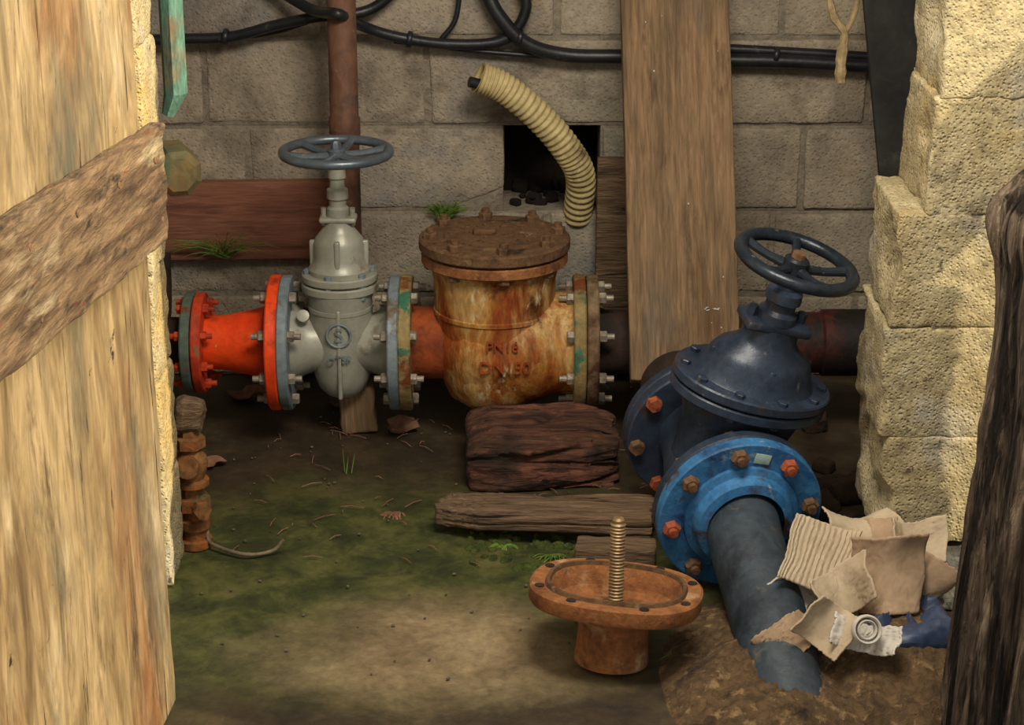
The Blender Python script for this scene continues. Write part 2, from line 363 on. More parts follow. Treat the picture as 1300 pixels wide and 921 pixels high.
# ------------------------------------------------------------ pillars
p = empty('block_pillar')
g = G()
for k in range(10):
    dx = random.uniform(-.004, .004)
    g.box((.42, .15, .199), T((-.626-.21+dx, -.675, .1+.2*k)), .007, (26, 10, 13), .005, 30)
    g.box((.3, .15, .199), T((-1.19+dx, -.675, .1+.2*k)), .007, (10, 9, 9), .005, 24)
g.build('blocks', m_pblock, p)
g = G(); g.box((.70, .13, 1.98), T((-.99, -.675, .99)), .003); g.build('mortar', m_pblock, p)
p = empty('block_pillar')
offs = [.645, .636, .645, .692, .700, .722, .72, .72, .72]
g = G()
for k, ox in enumerate(offs):
    zc = .24+.2*k
    sh = .2 if k % 2 else 0
    def chipc(p):       # knocked-off inner arrises
        k_ = max(0, noise.noise(Vector((1, p.y*9, p.z*9+zc*7)))-.05)
        if p.x < -.12: p = Vector((p.x+.05*k_, p.y, p.z))
        return p
    g.box((.42-sh*.5, .25, .2005), T((ox+.21-sh*.25, -.725, zc)) @ R(random.uniform(-.8, .8), 'Y'), .005, (40, 24, 20), .004, 40, fn=chipc)
    g.box((.4, .25, .2), T((ox+.63-sh*.5, -.725, zc)), .007, (16, 8, 10), .005, 26)
    g.box((.4, .25, .2), T((ox+1.04-sh*.5, -.725, zc)), .007, (10, 8, 10), .005, 26)
g.build('blocks', m_pblock, p)
g = G(); g.box((.85, .244, 1.8), T((1.14, -.725, 1.04)), .003, (30, 2, 60), .004, 30); g.build('mortar', m_pblock, p)
g = G(); g.box((.9, .26, .15), T((1.15, -.715, .07)), .02, (30, 10, 8), .012, 16); g.build('footing', m_foot, p)
g = G()
for k in range(5):
    for yy in (-1.25, -1.53, -1.81): g.box((.2, .275, .185), T((1.25+random.uniform(-.01, .01), yy, .093+.186*k)), .006, (8, 10, 8), .003, 20)
g.build('added_sun_blocker', m_foot)  # unseen block stack added to keep direct sun off the floor

# ------------------------------------------------------------ door on the left
DA = Vector((-.548, -1.2, 0)); DB = Vector((-.625, -2.15, 0))
dd = (DB-DA); dl = dd.length; DM = frame(DA, (0, 0, 1), dd)   # x along door, z up ; y = z x x
door = empty('door_1', DM)
side = 1 if (DM.to_3x3() @ Vector((0, 1, 0))).x > 0 else -1
def wob(p):
    x, y, z = p
    if x < -dl*.2: x += .008*noise.noise(Vector((0, 0, z*9)))+.004*noise.noise(Vector((0, 0, z*40)))
    return Vector((x, y, z))
g = G()
g.box((dl*.46, .03, 1.5), T((dl*.23, -side*.015, .77)), .004, (10, 1, 120), .002, 5, fn=wob)
g.box((dl*.535, .03, 1.5), T((dl*.46+.003+dl*.2675, -side*.015, .77)), .004, (10, 1, 30), .002, 5)
g.build('panel', m_door, door)
g = G()
sl = math.atan2(.055, .7)
bm_ = T((-.035, side*.014, .882)) @ Matrix.Rotation(-sl, 4, 'Y')
def ragged(p):
    if p.x < -dl/2+.02: p = Vector((p.x+.014*noise.noise(Vector((0, 0, p.z*40))), p.y, p.z))
    return p+Vector((0, .0025*noise.noise(Vector((p.x*4, 0, p.z*70))), .004*noise.noise(Vector((p.x*12, 0, 3)))))
g.box((dl, .026, .178), bm_ @ T((dl/2, 0, 0)), .005, (90, 2, 50), .003, 12, (1, 1, 3), fn=ragged)
g.build('batten', m_batten, door)
g = G()
for k in range(4):
    for zz in (-.05, .045):
        g.lathe([(0, 0), (.0055, 0), (.0045, .0015), (0, .002)], bm_ @ T((.05+.2*k+zz*.3, side*.013, zz)) @ R(-90*side, 'X'), 12)
g.build('nails', m_boltr, door)

# ------------------------------------------------------------ gnarled post on the right
g = G(); seg = 190; nz_ = 260; vs = []; fs = []
cx0 = .822
for j in range(nz_+1):
    z = -.02+1.72*j/nz_
    cx = cx0+.012*sin(z*3)
    shift = 0
    if z > .86: t = min(1, (z-.86)/.13); shift = .085*t*t*(3-2*t)
    rad = .125+.012*sin(z*5+1)-.03*min(1, max(0, (z-.84)/.2))
    if .78 < z < .93: rad += .014*sin((z-.78)/.15*pi)
    for k in range(seg):
        a = 2*pi*k/seg
        w = Vector((cos(a)*2.6, sin(a)*2.6, z*1.6))
        rg = 1-abs(noise.noise(w*1.8))*2
        gr_ = 1-abs(noise.noise(Vector((cos(a)*9, sin(a)*9, z*1.8+5))))*2
        gv_ = max(0, 1-abs(noise.noise(Vector((cos(a)*5+3, sin(a)*5, z*1.1))))*12)
        gw_ = max(0, 1-abs(noise.noise(Vector((cos(a)*11, sin(a)*11+4, z*1.6))))*10)
        r = rad*(1+.08*noise.noise(w*.7)+.10*(rg-.6)+.08*(gr_-.7)-.13*gv_-.06*gw_)+.005*noise.noise(Vector((cos(a)*24, sin(a)*24, z*6)))
        vs.append((cx+shift+r*cos(a+.25*z), -1.3+.05*z+r*sin(a+.25*z)*.9, z))
for j in range(nz_):
    for k in range(seg):
        k2 = (k+1) % seg; fs.append((j*seg+k, j*seg+k2, (j+1)*seg+k2, (j+1)*seg+k))
fs.append(tuple(nz_*seg+k for k in range(seg)))
g.add(vs, fs).build('wooden_post', m_post, smooth=60)

# ------------------------------------------------------------ handwheel
def handwheel(g, z, Rw, rim, nsp=5, hub=.02, dish=.012, M=I4, ph=.3):
    g.torus(Rw-rim, rim, M @ T((0, 0, z)), .95)
    for k in range(nsp):
        a = 2*pi*k/nsp+ph
        d = Vector((cos(a), sin(a), 0))
        pts = [d*(hub*.7)+Vector((0, 0, z-dish)), d*(Rw*.5)+Vector((0, 0, z-dish*.8)), d*(Rw-rim)+Vector((0, 0, z))]
        g.tube([q for q in catmull(pts, 6)], [.0100-.0022*abs(math.sin(i/12*pi)) for i in range(13)], 10, True, M)
    g.lathe([(0, z-dish-.018), (hub, z-dish-.018), (hub, z+.004), (hub*.8, z+.008), (0, z+.008)], M, 28)

AX = .2155
# ------------------------------------------------------------ silver gate valve
gv = empty('gate_valve', T((-.3655, 0, AX)))
g = G()
g.lathe([(.086, -.112), (.083, -.10), (.070, -.080), (.062, -.06), (.060, 0), (.062, .06), (.070, .080), (.083, .10), (.086, .112)], RX)
g.lathe([(0, -.120), (.02, -.119), (.04, -.112), (.056, -.096), (.066, -.07), (.071, -.03), (.073, .05), (.073, .1), (.077, .118), (.077, .127)], S(.92, 1, 1))
g.box((.010, .152, .2), T((0, 0, -.005)), .005)
g.lathe([(.068, .078), (.0745, .08), (.0745, .088), (.068, .09)], S(.93, 1, 1))
g.lathe([(0, 0), (.013, 0), (.013, .012), (0, .014)], T((-.075, -.05, .075)) @ R(60, 'X'), 20)
g.build('body', m_silver, gv)
g = G(); g.disc(.082, .019, T((0, 0, .120)) @ S(1, .95, 1)); g.disc(.081, .018, T((0, 0, .142)) @ S(1, .95, 1))
g.lathe([(.066, .158), (.066, .170), (.058, .18), (.054, .195), (.054, .222), (.05, .235), (.038, .25), (.030, .262), (.028, .272), (0, .272)])
g.box((.012, .115, .07), T((0, 0, .205)), .004); g.box((.125, .012, .06), T((0, 0, .2)), .004)
g.box((.078, .05, .012), T((0, 0, .277)), .005, (4, 4, 1))
g.lathe([(0, .28), (.024, .28), (.023, .3), (.018, .305), (.018, .318), (.023, .322), (.022, .34), (.016, .345), (.015, .362), (.019, .366), (.018, .395), (0, .395)])
for sx in (-.03, .03): g.lathe([(0, .262), (.006, .262), (.006, .3), (0, .3)], T((sx, 0, 0)), 10)
g.build('bonnet', m_silver, gv)
g = G()
for k in range(6):
    a = k*pi/3+.25
    g.lathe([(0, .112), (.008, .112), (.008, .168), (0, .17)], T((.071*cos(a), .067*sin(a), 0)), 6)
g.build('bonnet_bolts', m_silver_fl, gv)
g = G(); g.disc(.145, .023, T((-.127, 0, 0)) @ RX); g.disc(.145, .023, T((.104, 0, 0)) @ RX)
g.build('flanges', m_silver_fl, gv)
g = G(); handwheel(g, .42, .121, .0105, 6, .019, .008)
g.lathe([(0, .42), (.011, .42), (.011, .438), (.007, .444), (0, .444)], I4, 6)
g.build('handwheel', m_wheel, gv)
g = G(); g.bolts_x(-.152, -.104, .121, 8, .0125, .35, .014); g.bolts_x(.104, .152, .121, 8, .0125, .35, .014)
g.build('flange_bolts', m_boltg, gv)
g = G(); g.torus(.025, .0024, T((0, -.0745, .04)) @ R(90, 'X')); g.build('emblem_ring', m_silver_fl, gv)
def text(body, size, loc, rx, m, parent, ext=.0018):
    c = bpy.data.curves.new('lettering', 'FONT'); c.body = body; c.size = size; c.extrude = ext; c.align_x = 'CENTER'; c.align_y = 'CENTER'
    c.materials.append(m); o = bpy.data.objects.new('lettering', c); sc.collection.objects.link(o); o.parent = parent
    o.location = loc; o.rotation_euler = rx
text('S', .042, (0, -.0768, .04), (pi/2, 0, 0), m_silver_fl, gv)
text('OTSP', .022, (0, -.0785, -.012), (pi/2, 0, 0), m_silver_fl, gv)

# ------------------------------------------------------------ orange reducer
rd = empty('pipe_reducer', T((0, 0, AX)))
g = G(); g.disc(.146, .024, T((-.517, 0, 0)) @ RX)
g.lathe([(.057, -.66), (.058, -.635), (.060, -.61), (.072, -.555), (.077, -.535), (.078, -.515)], RX)
g.torus(.0765, .003, T((-.53, 0, 0)) @ RX, 1)
g.build('body', m_orange, rd)
g = G(); g.disc(.108, .021, T((-.677, 0, 0)) @ RX); g.build('small_flange', m_redfl, rd)
lp = empty('water_pipe', T((0, 0, AX)))
g = G(); g.disc(.108, .021, T((-.700, 0, 0)) @ RX); g.build('flange', m_grnfl, lp)
g = G(); g.lathe([(.055, -1.04), (.055, -.86), (.085, -.85), (.085, -.79), (.055, -.78), (.055, -.69)], RX); g.build('pipe', m_darkpipe, lp)
g = G(); g.bolts_x(-.70, -.656, .088, 8, .011, .3); g.build('bolts', m_redfl, lp)

# ------------------------------------------------------------ rusty check valve
cv = empty('check_valve', T((0, 0, AX)))
cx = -.037
g = G()
g.lathe([(.078, -.145), (.095, -.125), (.118, -.1), (.128, -.07), (.130, -.03), (.130, .02), (.122, .06), (.112, .085), (.110, .118), (.114, .135)], RX)
g.lathe([(.120, -.02), (.127, .06), (.129, .1), (.130, .15), (.136, .175), (.142, .185)], T((cx, 0, 0)))
g.lathe([(.07, -.132), (.1, -.11), (.12, -.06), (.126, -.01)], T((cx, 0, 0)))
g.lathe([(.124, -.004), (.131, 0), (.131, .008), (.124, .012)], T((cx, 0, .075)))
g.build('body', m_check, cv)
g = G(); g.lathe([(.079, -.225), (.078, -.19), (.077, -.14), (.092, -.122), (.10, -.112)], RX); g.build('neck', m_neck, cv)
g = G(); g.disc(.155, .024, T((cx, 0, .185)), 64); g.build('body_flange', m_bonrust, cv)
g = G(); g.disc(.160, .026, T((cx, 0, .213)), 64, .004)
g.lathe([(.11, .238), (.105, .243), (0, .244)], T((cx, 0, 0)))
g.box((.05, .03, .016), T((cx-.02, 0, .248)), .006, (3, 3, 1), .003, 40)
for k in range(50):
    a_ = random.uniform(0, 6.28); rr = .1*math.sqrt(random.random()); s_ = random.uniform(.003, .008)
    g.box((s_*1.6, s_, s_*.7), T((cx+rr*cos(a_), rr*sin(a_), .2445)) @ R(random.uniform(0, 180), 'Z'), s_*.3, (1, 1, 1), .001, 90)
g.build('lid', m_lid, cv)
g = G()
for k in range(8):
    a = 2*pi*k/8+.15; q = (cx+.136*cos(a), .136*sin(a))
    g.hexh((q[0], q[1], .239), (0, 0, 1), .0155, .014); g.hexh((q[0], q[1], .186), (0, 0, -1), .0145, .013)
    g.lathe([(0, .25), (.0085, .25), (.0085, .262), (0, .262)], T((q[0], q[1], 0)), 10)
g.build('lid_bolts', m_boltr, cv)
g = G(); g.disc(.146, .026, T((-.2385, 0, 0)) @ RX); g.build('inlet_flange', m_olive, cv)
g = G(); g.disc(.146, .026, T((.130, 0, 0)) @ RX); g.build('outlet_flange', m_olive, cv)
g = G(); g.bolts_x(.130, .184, .121, 8, .013, .35, .015); g.build('flange_bolts', m_boltg, cv)
text('PN16', .030, (-.02, -.1315, .035), (radians(88), 0, 0), m_neck, cv, .004)
text('DN150', .036, (-.015, -.1300, -.012), (radians(90), 0, 0), m_neck, cv, .005)

rp = empty('water_pipe', T((0, 0, AX)))
g = G(); g.disc(.146, .025, T((.158, 0, 0)) @ RX); g.build('flange', m_olive2, rp)
g = G(); g.lathe([(.08, .18), (.072, .2), (.068, .24), (.066, .6)], RX); g.build('pipe', m_darkpipe, rp)
g = G(); g.lathe([(.066, .58), (.066, .66), (.072, .665), (.072, .80), (.066, .805), (.066, 1.04)], RX); g.build('painted_section', m_redpipe, rp)

# ------------------------------------------------------------ vertical pipe with foot
vp = empty('vertical_pipe', T((-.363, .2, 0)))
g = G(); g.lathe([(0, .05), (.031, .05), (.031, .62), (.034, .625), (.034, .66), (.031, .665), (.031, 2.0), (0, 2.0)]); g.build('pipe', m_vpipe, vp)
g = G(); g.lathe([(0, 0), (.052, 0), (.05, .015), (.04, .05), (.038, .12), (0, .12)], S(1, .8, 1), 8); g.build('wooden_foot', m_split, vp)
g = G(); g.box((.078, .06, .11), T((.025, -.165, .055)) @ R(-5, 'Y'), .008, (4, 4, 5), .006, 20); g.build('foot_block', m_plank, vp)

# ------------------------------------------------------------ blue gate valve
rear = PZ(890, 552, .20); front = PZ(935, 645, .155)
mid = (rear+front)/2; ax = (front-rear); half = ax.length/2
wheel = PY(1023, 350, -.72); st = wheel-mid
a = ax.normalized(); st = (st-a*st.dot(a)); SL = st.length; st.normalize()
bv = empty('gate_valve', frame(mid, st, a))
hf = half
g = G()
g.lathe([(.085, -hf), (.088, -hf*.6), (.105, 0), (.088, hf*.6), (.085, hf)], RX)
g.lathe([(0, -.13), (.04, -.125), (.075, -.1), (.095, -.05), (.10, 0), (.105, .1), (.12, .15), (.125, .17)], S(.72, 1, 1))
g.box((.02, .2, .2), T((0, 0, .05)), .006)
g.disc(.150, .020, T((0, 0, .163)) @ S(.75, 1, 1))
g.build('body', m_navy, bv)
g = G(); g.disc(.152, .020, T((0, 0, .187)) @ S(.75, 1, 1))
g.lathe([(.122, .202), (.114, .208), (.104, .228), (.098, .248), (.088, .262), (.066, .276), (.054, .290), (.050, .318), (0, .318)], S(.78, 1, 1))
g.box((.012, .2, .05), T((0, 0, .232)), .004); g.box((.15, .012, .05), T((0, 0, .232)), .004)
g.box((.075, .125, .018), T((0, 0, .322)), .006, (3, 3, 1))
g.lathe([(0, .33), (.038, .33), (.036, .345), (.028, .352), (.028, .366), (.034, .370), (.032, .388), (.018, .392), (.017, SL-.02), (0, SL-.02)])
for sy in (-.048, .048): g.lathe([(0, .31), (.009, .31), (.009, .35), (0, .352)], T((0, sy, 0)), 6)
g.build('bonnet', m_navy, bv)
g = G()
for k in range(10):
    t = 2*pi*k/10+.2
    g.hexh((.099*cos(t), .133*sin(t), .206), (0, 0, 1), .010, .009); g.hexh((.099*cos(t), .133*sin(t), .165), (0, 0, -1), .010, .009)
g.build('bonnet_bolts', m_navy, bv)
g = G(); handwheel(g, SL, .117, .0125, 5, .023, .012)
g.build('handwheel', m_wheel2, bv)
g = G(); g.lathe([(0, SL+.005), (.014, SL+.005), (.013, SL+.018), (0, SL+.02)], I4, 8); g.build('wheel_nut', m_boltr, bv)
g = G(); g.disc(.146, .024, T((-hf-.02, 0, 0)) @ RX); g.disc(.146, .022, T((-hf-.045, 0, 0)) @ RX); g.disc(.152, .022, T((hf-.024, 0, 0)) @ RX)
g.build('flanges', m_navy, bv)
g = G(); g.disc(.153, .026, T((hf+.001, 0, 0)) @ RX)
g.lathe([(.108, hf+.02), (.106, hf+.034), (.094, hf+.038), (.088, hf+.06), (.072, hf+.064)], RX)
g.build('blue_flange', m_blue, bv)
g = G(); gr = G()
for k in range(8):
    t = 2*pi*k/8+.35; q = Vector((0, .129*cos(t), .129*sin(t)))
    tgt = gr if k % 3 == 1 else g
    tgt.lathe([(0, 0), (.0165, 0), (.0165, .011), (.013, .014), (0, .014)], T((hf+.027, q.y, q.z)) @ RX @ R(random.uniform(0, 60), 'Z'), 6)
    tgt.lathe([(0, 0), (.0085, 0), (.0085, .022), (0, .023)], T((hf+.027, q.y, q.z)) @ RX, 12)
    g.lathe([(0, 0), (.016, 0), (.016, .013), (0, .013)], T((hf-.024, q.y, q.z)) @ RX @ R(180, 'X'), 6)
    (gr if k % 2 else g).lathe([(0, 0), (.016, 0), (.014, .014), (0, .014)], T((-hf+.004, q.y, q.z)) @ RX, 6)
g.build('flange_bolts', m_boltr, bv); gr.build('painted_bolts', m_boltred, bv)
g = G(); g.box((.001, .030, .020), T((hf+.028, .0, .124)), .0003); g.build('label', m_label, bv)
fc = front+a*.03
g = G(); g.tube(catmull([fc, PZ(950, 700, .12), PZ(970, 765, .075), PZ(990, 850, .02), PZ(1015, 960, -.05)], 10), .067, 40)
g.build('outlet_pipe', m_slate)
op2 = empty('inlet_pipe', frame(mid, st, a))
g = G(); g.lathe([(.09, -hf-.045), (.073, -hf-.06), (.073, -hf-.2), (0, -hf-.21)], RX); g.build('pipe', m_darkpipe, op2)

# ------------------------------------------------------------ loose rusty bonnet with threaded stem
bc = PY(782, 752, -1.02)
rb = empty('rusty_valve_bonnet', T(bc) @ R(3, 'Y') @ R(-4, 'X') @ R(-12, 'Z'))
def oval(k, seg):
    t = 2*pi*k/seg; n = 2.5
    x = abs(cos(t))**(2/n)*math.copysign(1, cos(t)); y = abs(sin(t))**(2/n)*math.copysign(1, sin(t))
    return x*.985, y*.76
def ovlathe(g, prof, M=I4, seg=64):
    vs = []; fs = []
    for r, z, w in prof:
        for k in range(seg):
            ox, oy = oval(k, seg); t = 2*pi*k/seg
            vs.append((r*(ox*w+cos(t)*(1-w)), r*(oy*w+sin(t)*(1-w)), z))
    for i in range(len(prof)-1):
        for k in range(seg): k2 = (k+1) % seg; fs.append((i*seg+k, i*seg+k2, (i+1)*seg+k2, (i+1)*seg+k))
    fs.append(tuple(range(seg))); fs.append(tuple((len(prof)-1)*seg+k for k in range(seg)))
    g.add(vs, fs, M)
g = G()
ovlathe(g, [(.01, -.034, 0), (.085, -.032, 1), (.100, -.024, 1), (.108, .004, 1), (.112, .012, 1), (.145, .014, 1), (.149, .010, 1), (.149, -.012, 1), (.146, -.017, 1), (.1, -.020, 1), (.085, -.032, .6), (.066, -.044, 0), (.06, -.058, 0), (.062, -.105, 0), (.064, -.115, 0), (.064, -bc.z+.003, 0)])
g.build('flange', m_bonrust, rb)
g = G()
ovlathe(g, [(.112, .011, 1), (.114, .019, 1), (.120, .019, 1), (.123, .012, 1)]); g.f = g.f[:-2]
g.build('gasket_lip', m_lid, rb)
g = G()
for k in range(8):
    ox, oy = oval(k*8+4, 64); g.lathe([(0, .0145), (.008, .0145), (.0085, .0152), (0, .0153)], T((.134*ox, .134*oy, 0)), 14)
g.build('bolt_holes', m_darkpipe, rb)
g = G(); pr = [(0, -.03), (.012, -.03)]
z = -.028
while z < .128: pr += [(.0135, z), (.0105, z+.003)]; z += .006
pr += [(.011, .13), (.008, .134), (0, .134)]
g.lathe(pr, R(-2, 'Y'), 20); g.build('threaded_stem', mat('threaded_brass', ['#7a6246', '#b4986e'], 20, .45, .4, .3, 80), rb, smooth=25)

# ------------------------------------------------------------ timber
def plank(name, p0, p1, w, t, m, xdir=(1, 0, 0), amp=.002, n=(8, 2, 40), r=.004):
    p0 = Vector(p0); p1 = Vector(p1); M = frame((p0+p1)/2, p1-p0, xdir)
    g = G(); g.box((w, t, (p1-p0).length), I4, r, n, amp, 6, (3, 3, .5))
    o = g.build(name, m); o.matrix_world = M; return o
wp = plank('wooden_plank', PY(870, 484, -.16), PY(853, -120, .34), .231, .034, m_plank)
plank('wooden_plank', PY(776, 462, .30), PY(783, 200, .335), .085, .03, m_split)
g = G(); LZ = (PY(853, -120, .34)-PY(870, 484, -.16)).length
for k in range(12):
    s_ = random.uniform(.001, .0022); g.box((s_*1.5, .0016, s_*2), T((random.uniform(-.1, .1), 0, random.uniform(-LZ/2, LZ/2))), .0004)
for k in range(9): g.box((random.uniform(.003, .008), .0016, .002), T((.06+random.uniform(-.02, .02), 0, -LZ/2+.15+random.uniform(-.006, .006))) @ R(random.uniform(-20, 20), 'Y'), .0004)
o = g.build('white_specks', m_white)
ysgn = -1 if (frame((0, 0, 0), PY(853, -120, .34)-PY(870, 484, -.16), (1, 0, 0)).to_3x3() @ Vector((0, 1, 0))).y > 0 else 1
o.parent = wp; o.location = (0, ysgn*.0178, 0)
g = G(); g.box((.15, .17, .17), I4, .03, (8, 8, 8), .015, 12); o = g.build('stone_block', m_soil); o.matrix_world = T((.36, -.14, .085))
g = G(); g.box((.56, .03, .185), I4, .004, (30, 1, 8), .002, 6); o = g.build('wooden_board', m_redboard); o.matrix_world = T((-.695, WY-.018, .385)) @ R(-.6, 'Y')
pt = PY(1150, 230, .05); pt2 = PY(1120, -100, .1)
plank('leaning_board', pt, pt2+(pt2-pt)*((1.98-pt2.z)/(pt2.z-pt.z)), .11, .02, m_darkslab)
# unseen timber, added outside to cast the diagonal shadow on the pillar
plank('added_shadow_timber', (1.4, -2.08, .02), (1.4, -.92, 1.42), .06, .14, m_split, xdir=(1, 0, 0))
# chopped stump section
def logf(p):
    x, y, z = p
    z -= max(0, (-.1-x))*.35 if z > 0 else 0
    if x > .06:                      # rounded bark side at the right-hand end
        k = (x-.06)/.096; y = y*(1-.30*k*k); z = z if z < 0 else z*(1-.16*k*k)
    if z > 0: z += -.012*max(0, (-.02-y))/.08      # top slopes to the front
    y += .014*noise.noise(Vector((x*8, z*5, 0)))
    if y < -.05: y += .014*max(0, 1-abs(noise.noise(Vector((x*4+z*3, 2, z*20))))*8)
    if z > .03: z -= .008*max(0, 1-abs(noise.noise(Vector((x*4, y*16, 7))))*8)
    if x > .1: x -= .014*max(0, 1-abs(noise.noise(Vector((5, y*22, z*22))))*8)
    return Vector((x, y, z))
g = G(); g.box((.312, .205, .118), I4, .012, (110, 60, 50), .006, 14, (.8, 1.5, 1.8), fn=logf)
o = g.build('tree_stump_section', m_log, smooth=60); o.matrix_world = T((.062, -.197, .055)) @ R(2, 'Z')
def splf(p):
    x, y, z = p
    if x < -.12: k = (-.12-x)/.09; y = y*(1-.35*k)+.01*k; z += .006*noise.noise(p*60)
    x += .02*noise.noise(Vector((0, y*40, 0))) if abs(x) > .19 else 0
    cr = max(0, 1-abs(noise.noise(Vector((x*2.0, y*26, 3))))*8)
    if z > 0: z -= .005*cr
    if y < -.03: y += .005*max(0, 1-abs(noise.noise(Vector((x*2, 9, z*50))))*7)
    return Vector((x, y, z))
g = G(); g.box((.42, .108, .038), I4, .004, (90, 36, 12), .004, 12, (.5, 2.5, 2.5), fn=splf)
o = g.build('split_timber', m_split, smooth=45); o.matrix_world = T(PZ(692, 652, .045)) @ R(-7, 'Z') @ R(-1.5, 'Y')
g = G(); g.box((.15, .06, .035), I4, .005, (16, 6, 4), .006, 14); o = g.build('timber_offcut', m_split); o.matrix_world = T(PZ(782, 700, .018)) @ R(-4, 'Z')
g = G()
for k in range(22):
    s_ = random.uniform(.03, .08); x = random.uniform(.48, .9); y = random.uniform(-.5, .2)
    g.box((s_*1.4, s_, s_*.8), T((x, y, s_*.3)) @ R(random.uniform(0, 180), 'Z') @ R(random.uniform(-20, 20), 'X'), s_*.2, (4, 4, 4), s_*.12, 30)
g.build('stone_rubble', m_soil)

# ------------------------------------------------------------ corrugated hose
hp = catmull([PY(607, 98, .26), PY(640, 112, .27), PY(684, 148, .29), PY(720, 190, .31), PY(737, 225, .335), PY(733, 275, .40)], 44)
g = G(); g.tube(hp, [.0325+.0022*sin(i*2*pi/6.2)+(.002 if i < 2 else 0) for i in range(len(hp))], 28, False)
hz = empty('corrugated_hose'); o = g.build('sleeve', m_hose, hz, smooth=80)
sm = o.modifiers.new('wall', 'SOLIDIFY'); sm.thickness = .003
g = G(); g.tube([PY(596, 104, .245), PY(640, 114, .27), PY(670, 137, .285)], .012, 12); g.build('inner_cable', m_black, hz)

# ------------------------------------------------------------ cables
def cable(pts, r, name='black_cable'):
    g = G(); g.tube(catmull([PY(*q) for q in pts], 12), r, 12); return g.build(name, m_black, smooth=80)
cable([(150, 55, .33), (215, 50, .33), (290, 47, .33), (350, 32, .32), (400, 22, .30), (470, 12, .33), (520, -30, .33)], .012)
cable([(340, -20, .33), (365, -5, .32), (400, 14, .25), (430, 18, .15), (452, 30, .3), (500, 46, .34), (570, 56, .34), (640, 50, .34), (668, 10, .34), (655, -30, .34)], .012)
cable([(612, -25, .34), (632, 18, .33), (668, 55, .33), (720, 70, .34), (800, 72, .34), (900, 76, .34), (1000, 78, .34), (1110, 84, .34), (1250, 88, .34)], .016)
cable([(585, -20, .35), (578, 25, .35), (560, 50, .35)], .006)
cable([(500, 52, .35), (620, 66, .35), (760, 76, .35)], .006)
cable([(215, 52, .35), (330, 44, .35), (390, 28, .34)], .006)
cable([(925, 62, .355), (1000, 66, .355), (1100, 72, .355), (1200, 80, .355)], .011)
g = G()
for q in [(286, 47, .33), (520, 50, .34), (660, 48, .33), (985, 70, .34)]:
    g.torus(.016, .003, frame(PY(*q), (1, 0, -.15)), 2)
g.build('cable_clips', m_black)
g = G()
g.tube(catmull([PY(1050, -20, .2), PY(1058, 20, .2), PY(1072, 42, .2), PY(1068, 75, .2), PY(1067, 104, .2)], 8), [.009+.004*noise.noise(Vector((i*.4, 0, 0)))+(.003 if i > 20 else 0) for i in range(33)], 8)
g.tube(catmull([PY(1092, -20, .2), PY(1084, 20, .2), PY(1072, 44, .2)], 8), .006, 8)
g.build('frayed_rope', m_rope)

# ------------------------------------------------------------ left side bits
q1 = PY(223, 118, -.30); q2 = PY(213, 146, -.30); q0 = Vector((q1.x, q1.y, 2.0))
g = G(); g.tube([q0, q1, q2], [.023, .023, .012], 8); g.build('green_post', m_greenp, smooth=20)
oc = PY(222, 214, -.56)
g = G(); g.lathe([(0, -.05), (.032, -.05), (.044, -.04), (.044, .05), (0, .05)], T(oc) @ R(18, 'Z') @ R(-90, 'X'), 8, pi/8); g.build('wooden_peg', m_octo, smooth=20)
ms = empty('pipe_fitting_stack', T((-.610, -.56, 0)))
g = G()
g.lathe([(0, 0), (.033, 0), (.033, .014), (.024, .016), (.023, .036), (.030, .038), (.030, .056), (.020, .058), (.020, .082)], I4, 24)
g.lathe([(.020, .076), (.034, .078), (.034, .102), (.022, .104), (.020, .128)], I4, 6)
g.lathe([(.018, .124), (.033, .127), (.033, .137), (.024, .140), (.030, .158), (.033, .170), (.030, .184), (.020, .196), (.019, .206)], I4, 28)
g.lathe([(.018, .202), (.030, .204), (.030, .224), (.019, .226), (.018, .24), (0, .24)], I4, 6)
g.lathe([(0, 0), (.017, 0), (.017, .03), (.022, .031), (.022, .044), (0, .045)], T((0, 0, .17)) @ R(80, 'X') @ R(0, 'Z'), 12)
g.lathe([(0, 0), (.013, 0), (.013, .042), (.018, .043), (.018, .052), (0, .053)], T((0, 0, .09)) @ R(90, 'X') @ R(30, 'Y'), 6)
g.build('fittings', m_brass, ms)
g = G(); g.box((.062, .07, .07), T((.0, .01, .265)), .022, (5, 5, 5), .008, 25); g.build('wooden_cap', m_split, ms)
g = G(); g.tube(catmull([PZ(243, 655, .04), PZ(262, 672, .03), PZ(268, 690, .012), PZ(310, 704, .008), PZ(345, 700, .008), PZ(360, 686, .03)], 8), .0035, 8, True)
o = g.build('metal_strap', m_strap)
g = G(); g.tube(catmull([(-.95, .2, .03), (-.84, .2, .06), (-.8, .2, .2), (-.8, .25, .34)], 8), .035, 16); g.build('elbow_pipe', m_darkpipe)

# ------------------------------------------------------------ plants
def tuft(base, n, L, spread, up, m=m_grass, name='grass_tuft', w=.0014):
    g = G(); base = Vector(base)
    for k in range(n):
        a = random.uniform(0, 2*pi); d = Vector((cos(a)*spread, -abs(sin(a))*spread*.5, up*random.uniform(.5, 1.3))).normalized()
        l = L*random.uniform(.5, 1)
        p0 = base+Vector((random.uniform(-.015, .015), random.uniform(-.01, 0), 0))
        pts = [p0+d*l*t+Vector((0, 0, -l*.55*t*t*(spread))) for t in (0, .25, .5, .75, 1)]
        g.tube(pts, [w, w, w*.9, w*.6, w*.15], 4)
    return g.build(name, m, smooth=0)
tuft(PY(285, 326, .33), 44, .19, .8, .75, w=.0012)
tuft(PY(563, 276, .365), 90, .085, .6, .9, w=.0015)
tuft(PZ(446, 600), 3, .07, .15, 1, w=.0016); tuft(PZ(860, 830), 14, .05, 1, .5)
